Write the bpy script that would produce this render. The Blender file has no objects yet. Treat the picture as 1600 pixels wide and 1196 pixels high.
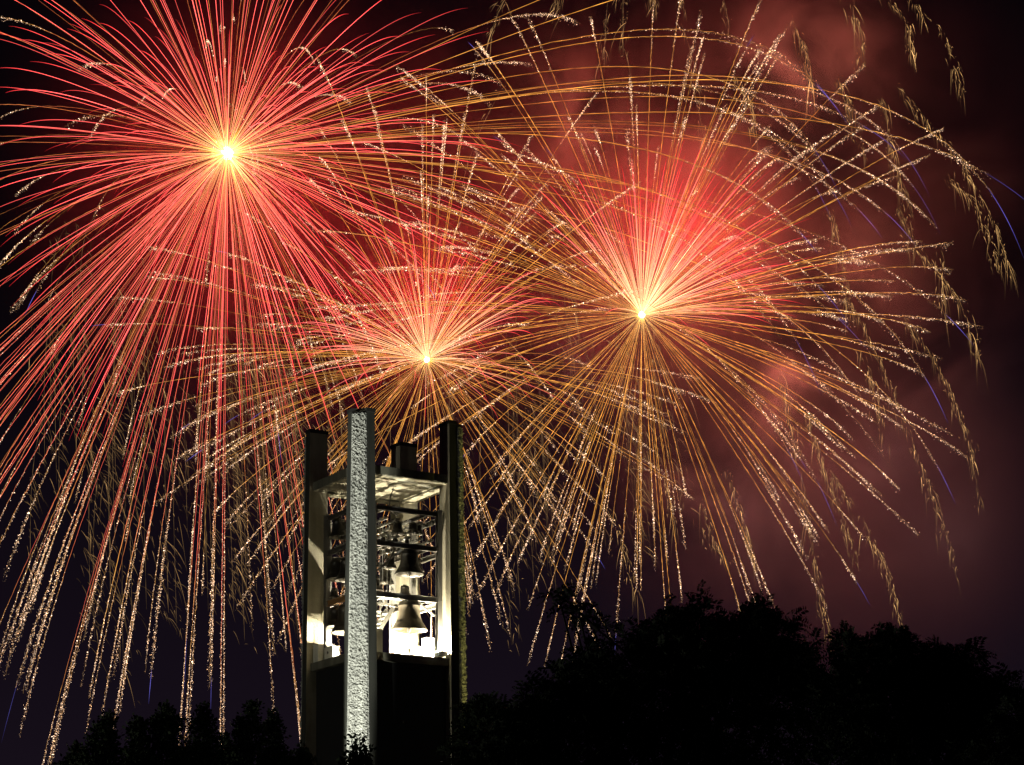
import bpy, math, random
import numpy as np
from mathutils import Vector
R = math.radians
rng = np.random.default_rng(11); random.seed(11)
scene = bpy.context.scene
COL = scene.collection

# ------------------------------------------------------------------ camera
F_PX, HOR = 3700.0, 1600.0                     # focal length and horizon row, in 1600 px wide units
CAMZ = 1.7
cam_d = bpy.data.cameras.new("camera"); cam = bpy.data.objects.new("camera", cam_d); COL.objects.link(cam)
cam.location = (0, 0, CAMZ); cam.rotation_euler = (R(90), 0, 0)
cam_d.sensor_width = 36.0; cam_d.lens = 36.0 * F_PX / 1600.0
cam_d.shift_y = (HOR - 598.0) / 1600.0
cam_d.clip_start = 0.5; cam_d.clip_end = 6000
scene.camera = cam

def at(px, py, Y):
    return Vector(((px - 800.0) / F_PX * Y, Y, CAMZ + (HOR - py) / F_PX * Y))

# ------------------------------------------------------------------ world: a dark city-lit night sky
w = bpy.data.worlds.new("World"); scene.world = w; w.use_nodes = True
nt = w.node_tree; nt.nodes.clear()
out = nt.nodes.new("ShaderNodeOutputWorld"); bg = nt.nodes.new("ShaderNodeBackground")
tc = nt.nodes.new("ShaderNodeTexCoord"); sep = nt.nodes.new("ShaderNodeSeparateXYZ")
rmp = nt.nodes.new("ShaderNodeValToRGB")
nt.links.new(tc.outputs["Generated"], sep.inputs[0]); nt.links.new(sep.outputs["Z"], rmp.inputs[0])
rmp.color_ramp.elements[0].position = 0.0; rmp.color_ramp.elements[0].color = (0.0105, 0.0068, 0.013, 1)
rmp.color_ramp.elements[1].position = 0.30; rmp.color_ramp.elements[1].color = (0.0018, 0.0010, 0.0018, 1)
e = rmp.color_ramp.elements.new(0.15); e.color = (0.0062, 0.0038, 0.0075, 1)
nt.links.new(rmp.outputs[0], bg.inputs[0]); bg.inputs[1].default_value = 1.0
nt.links.new(bg.outputs[0], out.inputs[0])

scene.view_settings.view_transform = 'Standard'; scene.view_settings.look = 'None'
scene.view_settings.exposure = 0.0; scene.view_settings.gamma = 1.0
scene.view_settings.use_curve_mapping = False
cy = scene.cycles
cy.max_bounces = 4; cy.diffuse_bounces = 3; cy.glossy_bounces = 2; cy.volume_bounces = 0
cy.transparent_max_bounces = 8
cy.volume_step_rate = 1.0; cy.volume_max_steps = 96
cy.sample_clamp_indirect = 3.0
cy.use_denoising = True

# ------------------------------------------------------------------ tower frame of reference
ANG = R(31); S = 4.6
U = Vector((math.cos(ANG), math.sin(ANG), 0)); V = Vector((-math.sin(ANG), math.cos(ANG), 0))
FX, FY = (564.5 - 800) / F_PX * 103.6, 103.6
CX = FX + S/2 * (U.x + V.x); CY = FY + S/2 * (U.y + V.y)
ZTOP, ZF, ZR = 28.55, 17.97, 26.15             # pillar top, belfry floor, roof top
def T(a, b, z): return (CX + U.x*a + V.x*b, CY + U.y*a + V.y*b, z)

# ------------------------------------------------------------------ lamps of the place, and added fill
def lamp(name, kind, loc, power, color, aim=None, **kw):
    d = bpy.data.lights.new(name, kind); d.energy = power; d.color = color
    for k, v in kw.items(): setattr(d, k, v)
    o = bpy.data.objects.new(name, d); COL.objects.link(o); o.location = loc
    if aim is not None:
        o.rotation_euler = (Vector(aim) - Vector(loc)).to_track_quat('-Z', 'Y').to_euler()
    return o
# park floodlight from the front left, narrow upright beam on the front pillar's rough panel
fl_aim = Vector((FX, FY, 17.0)) + Vector((-0.242, -0.970, 0))*0.3
l = lamp("floodlight_beam", 'SPOT', (FX - 19*math.sin(R(30)), FY - 19*math.cos(R(30)), 1.0), 60000, (0.98, 1.0, 0.87),
         aim=fl_aim+Vector((0, 0, 5.0)), spot_size=R(84), spot_blend=0.35, shadow_soft_size=0.10)
l.scale = (0.036, 1.0, 1.0)
# yellow-green street lamp from the right on the right pillar's rough panel
rp = Vector(T(S/2, -S/2, 17.5))
l = lamp("street_lamp_beam", 'SPOT', (rp.x + 20, rp.y + 5.0, 1.0), 16000, (1.0, 0.90, 0.24),
         aim=rp, spot_size=R(70), spot_blend=0.3, shadow_soft_size=0.12)
l.scale = (0.032, 1.0, 1.0)

# added fill light, distant and unseen, washing the faces turned to the left
lamp("fill_light", 'POINT', T(-70, -6, 9), 15000, (1.0, .96, .78), shadow_soft_size=.3)
lamp("fill_light", 'POINT', T(10, -60, 9), 1000, (1.0, .94, .74), shadow_soft_size=.3)  # weak front fill, likewise added
# fireworks centres (distance in metres) --------------------------------
YB = 430.0; PXM = YB / F_PX
B1, B2, B3 = at(355, 240, YB), at(667, 562, YB + 6), at(1003, 492, YB)
def glow(px, py, dy, power, color, rad=6.0, name="stars_and_fill_glow"):
    p = at(px, py, YB + dy)
    return lamp(name, 'POINT', p, power, color, shadow_soft_size=rad)
KG = 3.0
RED = (1.0, 0.014, 0.022); SAL = (1.0, 0.22, 0.14)
for (x, y, dy, p, c) in [
    (355, 240, 0, 12000, RED), (300, 380, 18, 9000, RED), (480, 300, 15, 9000, RED), (430, 470, 12, 9000, RED),
    (220, 220, 18, 6500, RED), (420, 110, 18, 7000, RED), (620, 180, 20, 6000, RED),
    (667, 510, 0, 6500, RED), (640, 450, 3, 5500, RED), (710, 460, 3, 5500, RED),
    (1010, 420, 0, 4200, RED), (1065, 360, 6, 5200, RED), (1000, 330, 6, 3600, RED), (1125, 400, 6, 4800, RED),
    (862, 150, 10, 2300, SAL), (1255, 130, 16, 4600, SAL), (1215, 590, 12, 3000, SAL), (1195, 665, 12, 1700, SAL),  # salmon ones are added fill to brighten smoke puffs, no stars there
    (1190, 240, 20, 4200, SAL), (1330, 420, 20, 3600, SAL), (920, 210, 20, 3200, SAL), (880, 620, 24, 2600, (1.0, .26, .34)), (1150, 800, 24, 1800, (1.0, .40, .38)), (1500, 840, -6, 1100, (1.0, .42, .40)), (1400, 700, 24, 1300, (1.0, .38, .35)), (1560, 620, 20, 700, (1.0, .42, .42)),  # more added fill for the smoke, down to the lower right
]:
    glow(x, y, dy, p*KG, c)

# ------------------------------------------------------------------ materials
def mat(name):
    m = bpy.data.materials.new(name); m.use_nodes = True
    n = m.node_tree; return m, n, n.nodes["Principled BSDF"]
def noisy(name, c1, c2, scale, rough=0.85, bump=0.0, bscale=None, metallic=0.0, streak=False):
    m, n, b = mat(name)
    t = n.nodes.new("ShaderNodeTexCoord"); mp = n.nodes.new("ShaderNodeMapping"); n.links.new(t.outputs["Object"], mp.inputs[0])
    if streak: mp.inputs["Scale"].default_value = (1, 1, 0.15)
    nz = n.nodes.new("ShaderNodeTexNoise"); nz.inputs["Scale"].default_value = scale; nz.inputs["Detail"].default_value = 6
    r = n.nodes.new("ShaderNodeValToRGB"); n.links.new(mp.outputs[0], nz.inputs["Vector"]); n.links.new(nz.outputs["Fac"], r.inputs[0])
    r.color_ramp.elements[0].position = 0.3; r.color_ramp.elements[1].position = 0.7
    r.color_ramp.elements[0].color = (*c1, 1); r.color_ramp.elements[1].color = (*c2, 1)
    n.links.new(r.outputs[0], b.inputs["Base Color"]); b.inputs["Roughness"].default_value = rough; b.inputs["Metallic"].default_value = metallic
    if bump:
        z2 = n.nodes.new("ShaderNodeTexNoise"); z2.inputs["Scale"].default_value = bscale or scale*6; z2.inputs["Detail"].default_value = 4
        n.links.new(t.outputs["Object"], z2.inputs["Vector"])
        bp = n.nodes.new("ShaderNodeBump"); bp.inputs["Strength"].default_value = 0.8; bp.inputs["Distance"].default_value = bump
        n.links.new(z2.outputs["Fac"], bp.inputs["Height"]); n.links.new(bp.outputs[0], b.inputs["Normal"])
    return m
M = {}
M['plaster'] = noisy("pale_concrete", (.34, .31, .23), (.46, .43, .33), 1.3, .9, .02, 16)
M['side'] = noisy("shade_toned_concrete_edge", (.028, .029, .023), (.045, .045, .036), 1.1, .8, .006, 20, streak=True)  # outer pillar sides: same concrete, their lack of light put into the colour
M['rough'] = noisy("crushed_stone_panel", (.22, .22, .20), (.62, .62, .57), 14, .95, .03, 22)
def weather(m, lo, sc):                       # uneven rain streaks and dirt over the base colour
    n = m.node_tree; b = n.nodes["Principled BSDF"]; src = b.inputs["Base Color"].links[0].from_socket
    t = n.nodes.new("ShaderNodeTexCoord"); mp = n.nodes.new("ShaderNodeMapping"); mp.inputs["Scale"].default_value = (1, 1, .12)
    nz = n.nodes.new("ShaderNodeTexNoise"); nz.inputs["Scale"].default_value = sc; nz.inputs["Detail"].default_value = 5
    r = n.nodes.new("ShaderNodeValToRGB"); r.color_ramp.elements[0].position = .35; r.color_ramp.elements[1].position = .62
    r.color_ramp.elements[0].color = (lo, lo, lo, 1); mx = n.nodes.new("ShaderNodeMix"); mx.data_type = 'RGBA'; mx.blend_type = 'MULTIPLY'; mx.inputs[0].default_value = 1
    n.links.new(t.outputs["Object"], mp.inputs[0]); n.links.new(mp.outputs[0], nz.inputs["Vector"]); n.links.new(nz.outputs["Fac"], r.inputs[0])
    n.links.new(src, mx.inputs[6]); n.links.new(r.outputs[0], mx.inputs[7]); n.links.new(mx.outputs[2], b.inputs["Base Color"])
M['cap'] = noisy("dark_metal_cap", (.015, .014, .013), (.03, .028, .026), 3, .5)
M['beam'] = noisy("weathered_concrete_beam", (.13, .125, .09), (.21, .20, .15), 1.6, .85, .01, 12, streak=True)
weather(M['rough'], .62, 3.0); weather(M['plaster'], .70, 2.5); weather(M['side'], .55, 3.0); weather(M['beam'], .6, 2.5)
M['black'] = noisy("black_louvre_panel", (.003, .003, .003), (.006, .006, .006), 2, .6)
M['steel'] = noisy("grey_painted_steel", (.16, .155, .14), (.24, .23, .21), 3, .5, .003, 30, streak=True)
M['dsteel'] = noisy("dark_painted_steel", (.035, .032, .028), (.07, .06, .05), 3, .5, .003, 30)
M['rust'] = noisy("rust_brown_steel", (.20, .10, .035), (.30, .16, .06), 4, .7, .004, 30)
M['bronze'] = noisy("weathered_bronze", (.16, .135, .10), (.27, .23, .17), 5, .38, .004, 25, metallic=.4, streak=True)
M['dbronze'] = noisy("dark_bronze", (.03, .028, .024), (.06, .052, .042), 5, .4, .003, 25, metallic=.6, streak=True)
M['white'] = noisy("white_enamel", (.60, .58, .50), (.72, .70, .62), 4, .6)
M['galv'] = noisy("galvanised_metal", (.40, .40, .38), (.58, .58, .55), 8, .35, metallic=.7)
M['screen'] = noisy("blue_grey_screen", (.03, .07, .12), (.05, .10, .16), 10, .25)
M['bark'] = noisy("dark_bark", (.02, .016, .012), (.045, .036, .028), 8, .95, .02, 14)
M['leaf'] = noisy("dark_green_leaf", (.014, .026, .010), (.030, .050, .018), 1.4, .85)
M['grass'] = noisy("night_grass", (.012, .022, .008), (.028, .042, .016), .5, .95, .03, 9)
M['path'] = noisy("grey_paving", (.14, .13, .12), (.2, .19, .17), 2, .9, .01, 15)
def emit(name, color, strength):
    m = bpy.data.materials.new(name); m.use_nodes = True; n = m.node_tree; n.nodes.clear()
    o = n.nodes.new("ShaderNodeOutputMaterial"); e = n.nodes.new("ShaderNodeEmission")
    e.inputs[0].default_value = (*color, 1); e.inputs[1].default_value = strength; n.links.new(e.outputs[0], o.inputs[0])
    m.cycles.emission_sampling = 'NONE'; return m, n, e
M['spark'], n_, e_ = emit("burning_spark", (1, 1, 1), 1.0)
a_ = n_.nodes.new("ShaderNodeAttribute"); a_.attribute_name = "spark"; n_.links.new(a_.outputs["Color"], e_.inputs[0])
M['lampglass'], _, _ = emit("floodlight_glass", (1, .93, .72), 30)
M['core'], _, _ = emit("burning_core", (1, .93, .70), 8)

# ------------------------------------------------------------------ object helpers
def tag(o, label=None, cat=None, group=None, kind=None):
    if label: o["label"] = label
    if cat: o["category"] = cat
    if group: o["group"] = group
    if kind: o["kind"] = kind
    return o
def empty(name, loc=(0, 0, 0), rz=0.0):
    o = bpy.data.objects.new(name, None); COL.objects.link(o); o.location = loc; o.rotation_euler = (0, 0, rz)
    o.empty_display_size = .3
    return o
def link_mesh(name, verts, faces, m, parent=None, smooth=False):
    me = bpy.data.meshes.new(name); me.from_pydata([tuple(v) for v in verts], [], faces); me.update()
    ms = m if isinstance(m, (list, tuple)) else [m]
    for x in ms: me.materials.append(x)
    if smooth: me.polygons.foreach_set("use_smooth", [True]*len(me.polygons))
    o = bpy.data.objects.new(name, me); COL.objects.link(o)
    if parent is not None: o.parent = parent
    return o
class MB:
    def __init__(s): s.v = []; s.f = []
    def add(s, vs, fs):
        k = len(s.v); s.v += [tuple(v) for v in vs]; s.f += [tuple(i + k for i in f) for f in fs]; return s
    def box(s, x0, x1, y0, y1, z0, z1):
        return s.add([(x0,y0,z0),(x1,y0,z0),(x1,y1,z0),(x0,y1,z0),(x0,y0,z1),(x1,y0,z1),(x1,y1,z1),(x0,y1,z1)],
                     [(0,3,2,1),(4,5,6,7),(0,1,5,4),(1,2,6,5),(2,3,7,6),(3,0,4,7)])
    def tube(s, pts, rads, n=8, cap=True):
        pts = [Vector(p) for p in pts]
        if not isinstance(rads, (list, tuple)): rads = [rads]*len(pts)
        vs, fs = [], []
        for i, p in enumerate(pts):
            t = (pts[min(i+1, len(pts)-1)] - pts[max(i-1, 0)]).normalized()
            r = Vector((0, 0, 1)) if abs(t.z) < .9 else Vector((1, 0, 0))
            a = t.cross(r).normalized(); b = t.cross(a)
            for j in range(n):
                th = 2*math.pi*j/n; vs.append(p + a*math.cos(th)*rads[i] + b*math.sin(th)*rads[i])
        for i in range(len(pts)-1):
            for j in range(n):
                j2 = (j+1) % n; fs.append((i*n+j, i*n+j2, (i+1)*n+j2, (i+1)*n+j))
        if cap: fs.append(tuple(range(n))); fs.append(tuple(range((len(pts)-1)*n, len(pts)*n))[::-1])
        return s.add(vs, fs)
    def bar(s, p, q, wd, ht):              # rectangular beam between two points
        p, q = Vector(p), Vector(q); t = (q-p).normalized()
        up = Vector((0, 0, 1)) if abs(t.z) < .9 else Vector((0, 1, 0))
        sd = t.cross(up).normalized()*wd/2; u2 = sd.cross(t).normalized()*ht/2
        vs = [p-sd-u2, p+sd-u2, p+sd+u2, p-sd+u2, q-sd-u2, q+sd-u2, q+sd+u2, q-sd+u2]
        return s.add(vs, [(0,3,2,1),(4,5,6,7),(0,1,5,4),(1,2,6,5),(2,3,7,6),(3,0,4,7)])
    def ibeam(s, p, q, wd, ht, t=.02):     # I section: two flanges and a web
        p, q = Vector(p), Vector(q); z = Vector((0, 0, ht/2 - t/2))
        s.bar(p+z, q+z, wd, t); s.bar(p-z, q-z, wd, t); s.bar(p, q, t, ht-2*t-.002); return s
    def lathe(s, prof, n=28, c=(0, 0)):
        vs, fs = [], []
        for (r, z) in prof:
            for j in range(n):
                th = 2*math.pi*j/n; vs.append((c[0]+r*math.cos(th), c[1]+r*math.sin(th), z))
        for i in range(len(prof)-1):
            for j in range(n):
                j2 = (j+1) % n; fs.append((i*n+j, i*n+j2, (i+1)*n+j2, (i+1)*n+j))
        return s.add(vs, fs)
    def build(s, name, m, parent=None, smooth=False):
        return link_mesh(name, s.v, s.f, m, parent, smooth)

# ------------------------------------------------------------------ ground
g = MB(); g.add([(-1500, -300, 0), (1500, -300, 0), (1500, 3000, 0), (-1500, 3000, 0)], [(0, 1, 2, 3)])
tag(g.build("ground", M['grass']), kind="structure")
g = MB(); g.add([(CX-9, CY-9, .004), (CX+9, CY-9, .004), (CX+9, CY+9, .004), (CX-9, CY+9, .004)], [(0, 1, 2, 3)])
tag(g.build("paving", M['path']), kind="structure")

# ------------------------------------------------------------------ bell tower
tower = empty("bell_tower", (CX, CY, 0), ANG)
tag(tower, "tall open concrete bell tower with four square pillars and a lit belfry", "bell tower")
s_, c_ = 0.87, 0.47
def dd(z): return .27*(ZTOP - z)/15.1
rough_mesh = {}
for k, (sa, sb) in enumerate([(-1, -1), (1, -1), (1, 1), (-1, 1)]):
    # local pillar coordinates p,q run from the outer corner inward
    def L(p, q, z, sa=sa, sb=sb): return (sa*(S/2 + s_/2 - p), sb*(S/2 + s_/2 - q), z)
    def ring(z):
        d = dd(z); return [(-d, c_), (-d, s_), (s_, s_), (s_, -d), (c_, -d)]
    m = MB(); vs = []
    zt = ZTOP
    for z in (0, ZF-.4, ZF, ZR, zt-.10): vs += [L(p, q, z) for p, q in ring(z)]
    fs, mi = [], []
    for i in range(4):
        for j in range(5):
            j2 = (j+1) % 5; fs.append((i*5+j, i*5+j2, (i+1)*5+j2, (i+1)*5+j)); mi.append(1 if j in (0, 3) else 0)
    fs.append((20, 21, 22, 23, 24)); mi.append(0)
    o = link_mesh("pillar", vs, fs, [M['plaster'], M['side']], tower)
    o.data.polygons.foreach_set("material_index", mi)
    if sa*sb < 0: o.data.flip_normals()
    # rough stone panel on the cut corner, a thick displaced slab
    nu, nz_ = 32, 1300
    z0, z1 = 0.0, ZTOP - .22
    zz = np.linspace(z0, z1, nz_); uu = np.linspace(0, 1, nu)
    gx, gz = np.meshgrid(uu, zz)
    def vnoise(n0, n1, seed):
        r = np.random.default_rng(seed).random((n1+2, n0+2))
        xi = gx*(n0-1e-6); yi = (gz-z0)/(z1-z0)*(n1-1e-6); x0 = xi.astype(int); y0 = yi.astype(int); fx = xi-x0; fy = yi-y0
        fx = fx*fx*(3-2*fx); fy = fy*fy*(3-2*fy)
        return (r[y0, x0]*(1-fx)+r[y0, x0+1]*fx)*(1-fy)+(r[y0+1, x0]*(1-fx)+r[y0+1, x0+1]*fx)*fy
    disp = .07*vnoise(9, 300, 3+k)**2 + .11*vnoise(17, 600, 9+k)**2 + .035*np.random.default_rng(k).random(gx.shape)
    edge = np.minimum(np.minimum(gx, 1-gx)*14, 1); disp = disp*edge + .012
    dz = dd(gz)
    pa = -dz + (c_ + dz)*gx; qa = c_ + (-dz - c_)*gx
    pa = pa - disp*.7071; qa = qa - disp*.7071
    vx = sa*(S/2+s_/2-pa); vy = sb*(S/2+s_/2-qa)
    verts = np.stack([vx, vy, gz], -1).reshape(-1, 3)
    fs = []
    for i in range(nz_-1):
        b0 = i*nu
        for j in range(nu-1): fs.append((b0+j, b0+j+1, b0+j+1+nu, b0+j+nu))
    ro = link_mesh("rough_panel", verts.tolist(), fs, M['rough'], o, smooth=False)
    ro["label"] = "rough crushed stone strip up the cut corner of the pillar"
    # joint line on the inner faces
    # cap: dark sheet cover over the core, lower over the stone
    m = MB(); e1 = .035; pr = ring(zt-.1)
    poly = [(-dd(zt)-e1, c_-e1*.4), (-dd(zt)-e1, s_+e1), (s_+e1, s_+e1), (s_+e1, -e1), (c_-e1*.4, -e1), (c_*.5+.06, c_*.5+.06)]
    n6 = len(poly); vs = [L(p, q, zt-.14) for p, q in poly] + [L(p, q, zt+.02) for p, q in poly]
    m.add(vs, [tuple(range(n6))[::-1], tuple(range(n6, 2*n6))] + [(j, (j+1) % n6, (j+1) % n6+n6, j+n6) for j in range(n6)])
    poly = [(-.03, c_-.02), (c_*.5+.04, c_*.5+.04), (c_-.02, -.03), ]
    n3 = 3; vs = [L(p, q, zt-.20) for p, q in poly] + [L(p, q, zt-.145) for p, q in poly]
    m.add(vs, [(2, 1, 0), (3, 4, 5)] + [(j, (j+1) % 3, (j+1) % 3+3, j+3) for j in range(3)])
    m.build("cap", M['cap'], o)
# thin vertical joint cover on the faces turned to the left facade (seen above the roof)
for (sa, sb) in [(1, -1), (1, 1)]:
    m = MB(); x = sa*(S/2+s_/2) - sa*s_ - .012
    m.box(x, x+.01, sb*S/2 + (.10 if sb < 0 else -.02) , sb*S/2 + (.135 if sb < 0 else .015), ZR, ZTOP-.16); m.build("joint_cover", M['cap'], tower)
gi = S/2 - s_/2            # inner face of pillars 1.865
go = S/2 + s_/2            # outer plane 2.735
def facade_bar(mb, side, o0, o1, z0, z1, half=gi-.003, ext=0):
    if side == 0: mb.box(-half, half, -o1, -o0, z0, z1)
    if side == 1: mb.box(o0, o1, -half, half, z0, z1)
    if side == 2: mb.box(-half, half, o0, o1, z0, z1)
    if side == 3: mb.box(-o1, -o0, -half, half, z0, z1)
# roof: four edge beams, slab and coffers of the ceiling
for sd in range(4):
    m = MB(); facade_bar(m, sd, gi+.05, go-.13, ZR-.36, ZR); m.build("roof_beam", M['beam'], tower)
    m = MB(); facade_bar(m, sd, gi+.05, go-.02, ZF-.36, ZF); m.build("floor_beam", M['beam'], tower)
    m = MB(); facade_bar(m, sd, gi+.20, go-.30, 0.1, ZF-.37)
    m.build("wall_panel", M['black'], tower)
m = MB(); m.box(-gi-.048, gi+.048, -gi-.048, gi+.048, ZR-.30, ZR-.05); m.build("ceiling", M['plaster'], tower)
m = MB(); m.box(-gi-.048, gi+.048, -gi-.048, gi+.048, ZF-.30, ZF-.03); m.build("floor", M['plaster'], tower)
# soffit panels on the underside of roof beams
for sd in range(4):
    m = MB(); facade_bar(m, sd, gi+.06, go-.18, ZR-.385, ZR-.363); m.build("soffit", M['plaster'], tower)
# plinth blocks beside the pillars on the floor
for (x0, x1, y0, y1, h) in [(1.13, 1.56, -2.02, -1.55, .92), (-1.84, -1.35, -2.5, -2.0, 1.0), (-2.6, -1.9, 1.35, 1.84, .8)]:
    m = MB(); m.box(x0, x1, y0, y1, ZF+.002, ZF+h); m.box(x0-.02, x1+.015, y0-.02, y1+.015, ZF+h+.002, ZF+h+.05); m.build("plinth", M['white'], tower)

# ------------------------------------------------------------------ steel bell frame
fr = empty("bell_support", (CX, CY, ZF), ANG)
tag(fr, "dark steel frame of posts and rails carrying the bells inside the belfry", "bell frame")
Z = lambda z: z - ZF
fo = 2.2
posts = [(-1.65, -fo), (1.65, -fo), (-fo, 1.25), (-fo, -1.25), (fo, 1.25), (fo, -1.25), (-1.65, fo), (1.65, fo)]
for (x, y) in posts:
    m = MB(); m.box(x-.11, x+.11, y-.12, y-.10, Z(ZF)+.005, Z(24.62)); m.box(x-.11, x+.11, y+.10, y+.12, Z(ZF)+.005, Z(24.62)); m.box(x-.012, x+.012, y-.099, y+.099, Z(ZF)+.005, Z(24.62))
    m.box(x-.17, x+.17, y-.17, y+.17, .001, .004)
    for z in (20.6, 23.0, 24.4):
        for sx in (-.06, .06):
            for sz in (-.06, .06): m.tube([(x+sx, y-.121, Z(z+sz)), (x+sx, y-.14, Z(z+sz))], .018, 6)
    m.build("post", M['steel'], fr)
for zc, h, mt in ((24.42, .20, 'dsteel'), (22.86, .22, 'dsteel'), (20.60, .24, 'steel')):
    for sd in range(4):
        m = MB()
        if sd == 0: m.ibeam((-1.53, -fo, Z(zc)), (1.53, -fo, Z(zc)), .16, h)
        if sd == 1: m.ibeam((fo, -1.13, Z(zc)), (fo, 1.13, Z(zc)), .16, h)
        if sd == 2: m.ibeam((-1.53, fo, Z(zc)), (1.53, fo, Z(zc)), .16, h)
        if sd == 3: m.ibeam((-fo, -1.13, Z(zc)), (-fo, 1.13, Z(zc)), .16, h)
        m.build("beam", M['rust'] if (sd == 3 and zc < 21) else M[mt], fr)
    for a in (-1.1, 1.1):                       # cross members between front and back
        m = MB(); m.ibeam((a, -fo+.09, Z(zc-.02)), (a, fo-.09, Z(zc-.02)), .12, h*.8); m.build("cross_beam", M['dsteel'], fr)
for b in (-.6, .9):
    m = MB(); m.bar((-fo+.1, b, Z(20.80)), (fo-.1, b, Z(20.80)), .1, .12); m.build("cross_beam", M['steel'], fr)
for i, (p, q) in enumerate([((-1.5, -fo+.05, 21.6), (-.2, -fo+.1, 22.7)), ((1.5, -2.1, 19.9), (.6, -2.1, 20.45)), ((-.35, -1.7, 22.7), (-.9, -1.9, 21.9)),
               ((-.9, .2, 22.7), (.2, .9, 21.3)), ((-1.4, 1.8, 20.7), (-.2, 1.5, 22.6)), ((1.2, 1.9, 20.8), (.2, 1.8, 22.7)), ((-1.4, -1.2, 23.0), (.6, -1.0, 24.2)), ((-1.2, .4, 23.1), (1.0, .7, 24.2))]):
    m = MB(); m.bar((p[0], p[1], Z(p[2])), (q[0], q[1], Z(q[2])), .07, .07); m.build("brace", M['steel'], fr)
rails = [-1.45, -.85, -.25, .35, .95, 1.5]
for i, a in enumerate(rails):
    for zc in (24.05, 23.32):
        m = MB(); m.bar((a, -1.95, Z(zc)), (a, 1.95, Z(zc)), .06, .08)
        for b in np.arange(-1.7, 1.8, .34): m.box(a-.05, a+.05, b-.03, b+.03, Z(zc+.045), Z(zc+.11))
        m.build("rail", M['steel'], fr)
# transmission wires and cranks (thin bright bits in front of the small bells)
m = MB()
for i in range(46):
    a = random.uniform(-1.4, 1.5); b = random.uniform(-1.9, 1.2); z = random.uniform(22.9, 24.0)
    m.bar((a, b, Z(z)), (a+random.uniform(-.12, .12), b+random.uniform(-.1, .1), Z(z+random.uniform(.06, .22))), .02, .03)
for i in range(16):
    a = random.uniform(-1.3, 1.4); b = random.uniform(-1.8, 1.0)
    m.tube([(a, b, Z(random.uniform(20.0, 21.6))), (a+random.uniform(-.05, .05), b, Z(24.2))], .008, 4)
m.build("wires", M['galv'], fr)

# ------------------------------------------------------------------ bells
def bell_parts(root, r, mt):
    h = 1.62*r
    prof = [(0, h), (.30*r, h), (.50*r, .985*h), (.565*r, .94*h), (.575*r, .86*h), (.600*r, .85*h), (.600*r, .82*h), (.585*r, .81*h), (.595*r, .66*h), (.62*r, .50*h),
            (.675*r, .38*h), (.76*r, .265*h), (.79*r, .255*h), (.80*r, .23*h), (.885*r, .15*h), (.965*r, .07*h), (1.0*r, .02*h), (1.0*r, 0), (.955*r, .004*h), (.80*r, .10*h), (.62*r, .38*h), (.53*r, .80*h), (.3*r, .92*h), (0, .93*h)]
    m = MB(); m.lathe(prof, 36 if r > .4 else 18); m.build("body", M[mt], root, True)
    m = MB(); m.tube([(0, 0, .9*h), (.02*r, .0, .12*h)], .035*r + .008, 8); m.lathe([(0, .17*h), (.10*r, .14*h), (.125*r, .07*h), (.09*r, .0), (.04*r, -.03*h), (.03*r, -.12*h), (0, -.12*h)], 12)
    m.build("clapper", M['dsteel'], root, True)
    m = MB(); m.box(-.28*r, .28*r, -.07*r, .07*r, h+.03*r, h+.17*r); m.tube([(-.14*r, 0, h-.02*r), (-.14*r, 0, h+.06*r)], .05*r, 8); m.tube([(.14*r, 0, h-.02*r), (.14*r, 0, h+.06*r)], .05*r, 8)
    m.build("yoke", M['dsteel'], root)
def bell(a, b, z, r, mt, label, group=None):
    o = empty("bronze_bell", T(a, b, z), ANG + random.uniform(-.2, .2)); tag(o, label, "bell", group); bell_parts(o, r, mt); return o
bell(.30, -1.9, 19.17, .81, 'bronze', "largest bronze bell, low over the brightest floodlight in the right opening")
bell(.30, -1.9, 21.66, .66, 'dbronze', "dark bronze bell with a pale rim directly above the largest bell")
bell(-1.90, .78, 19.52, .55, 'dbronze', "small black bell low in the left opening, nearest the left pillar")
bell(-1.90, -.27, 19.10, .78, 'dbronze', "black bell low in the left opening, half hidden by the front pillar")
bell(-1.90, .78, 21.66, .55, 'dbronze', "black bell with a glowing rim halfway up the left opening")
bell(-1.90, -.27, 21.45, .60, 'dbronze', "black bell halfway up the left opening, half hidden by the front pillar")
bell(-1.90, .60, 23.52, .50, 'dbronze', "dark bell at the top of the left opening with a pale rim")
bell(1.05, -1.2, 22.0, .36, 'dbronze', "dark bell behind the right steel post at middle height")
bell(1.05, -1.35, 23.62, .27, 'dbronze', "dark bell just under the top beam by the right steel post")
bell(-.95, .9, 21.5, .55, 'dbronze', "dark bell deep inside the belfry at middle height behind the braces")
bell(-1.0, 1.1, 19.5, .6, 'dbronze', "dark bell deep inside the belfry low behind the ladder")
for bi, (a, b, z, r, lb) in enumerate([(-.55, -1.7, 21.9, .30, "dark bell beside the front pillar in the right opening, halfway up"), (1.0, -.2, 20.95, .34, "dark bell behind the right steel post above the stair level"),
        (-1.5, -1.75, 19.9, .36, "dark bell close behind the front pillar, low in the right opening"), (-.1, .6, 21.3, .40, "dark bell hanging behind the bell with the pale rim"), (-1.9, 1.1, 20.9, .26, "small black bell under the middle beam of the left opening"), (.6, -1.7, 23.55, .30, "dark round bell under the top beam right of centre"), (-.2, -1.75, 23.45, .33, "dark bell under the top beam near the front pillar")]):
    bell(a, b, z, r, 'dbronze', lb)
bell(.95, 1.6, 21.9, .42, 'dbronze', "dark bell at the back of the belfry above the ladder")
ordn = ["first", "second", "third", "fourth", "fifth", "sixth", "seventh"]
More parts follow.
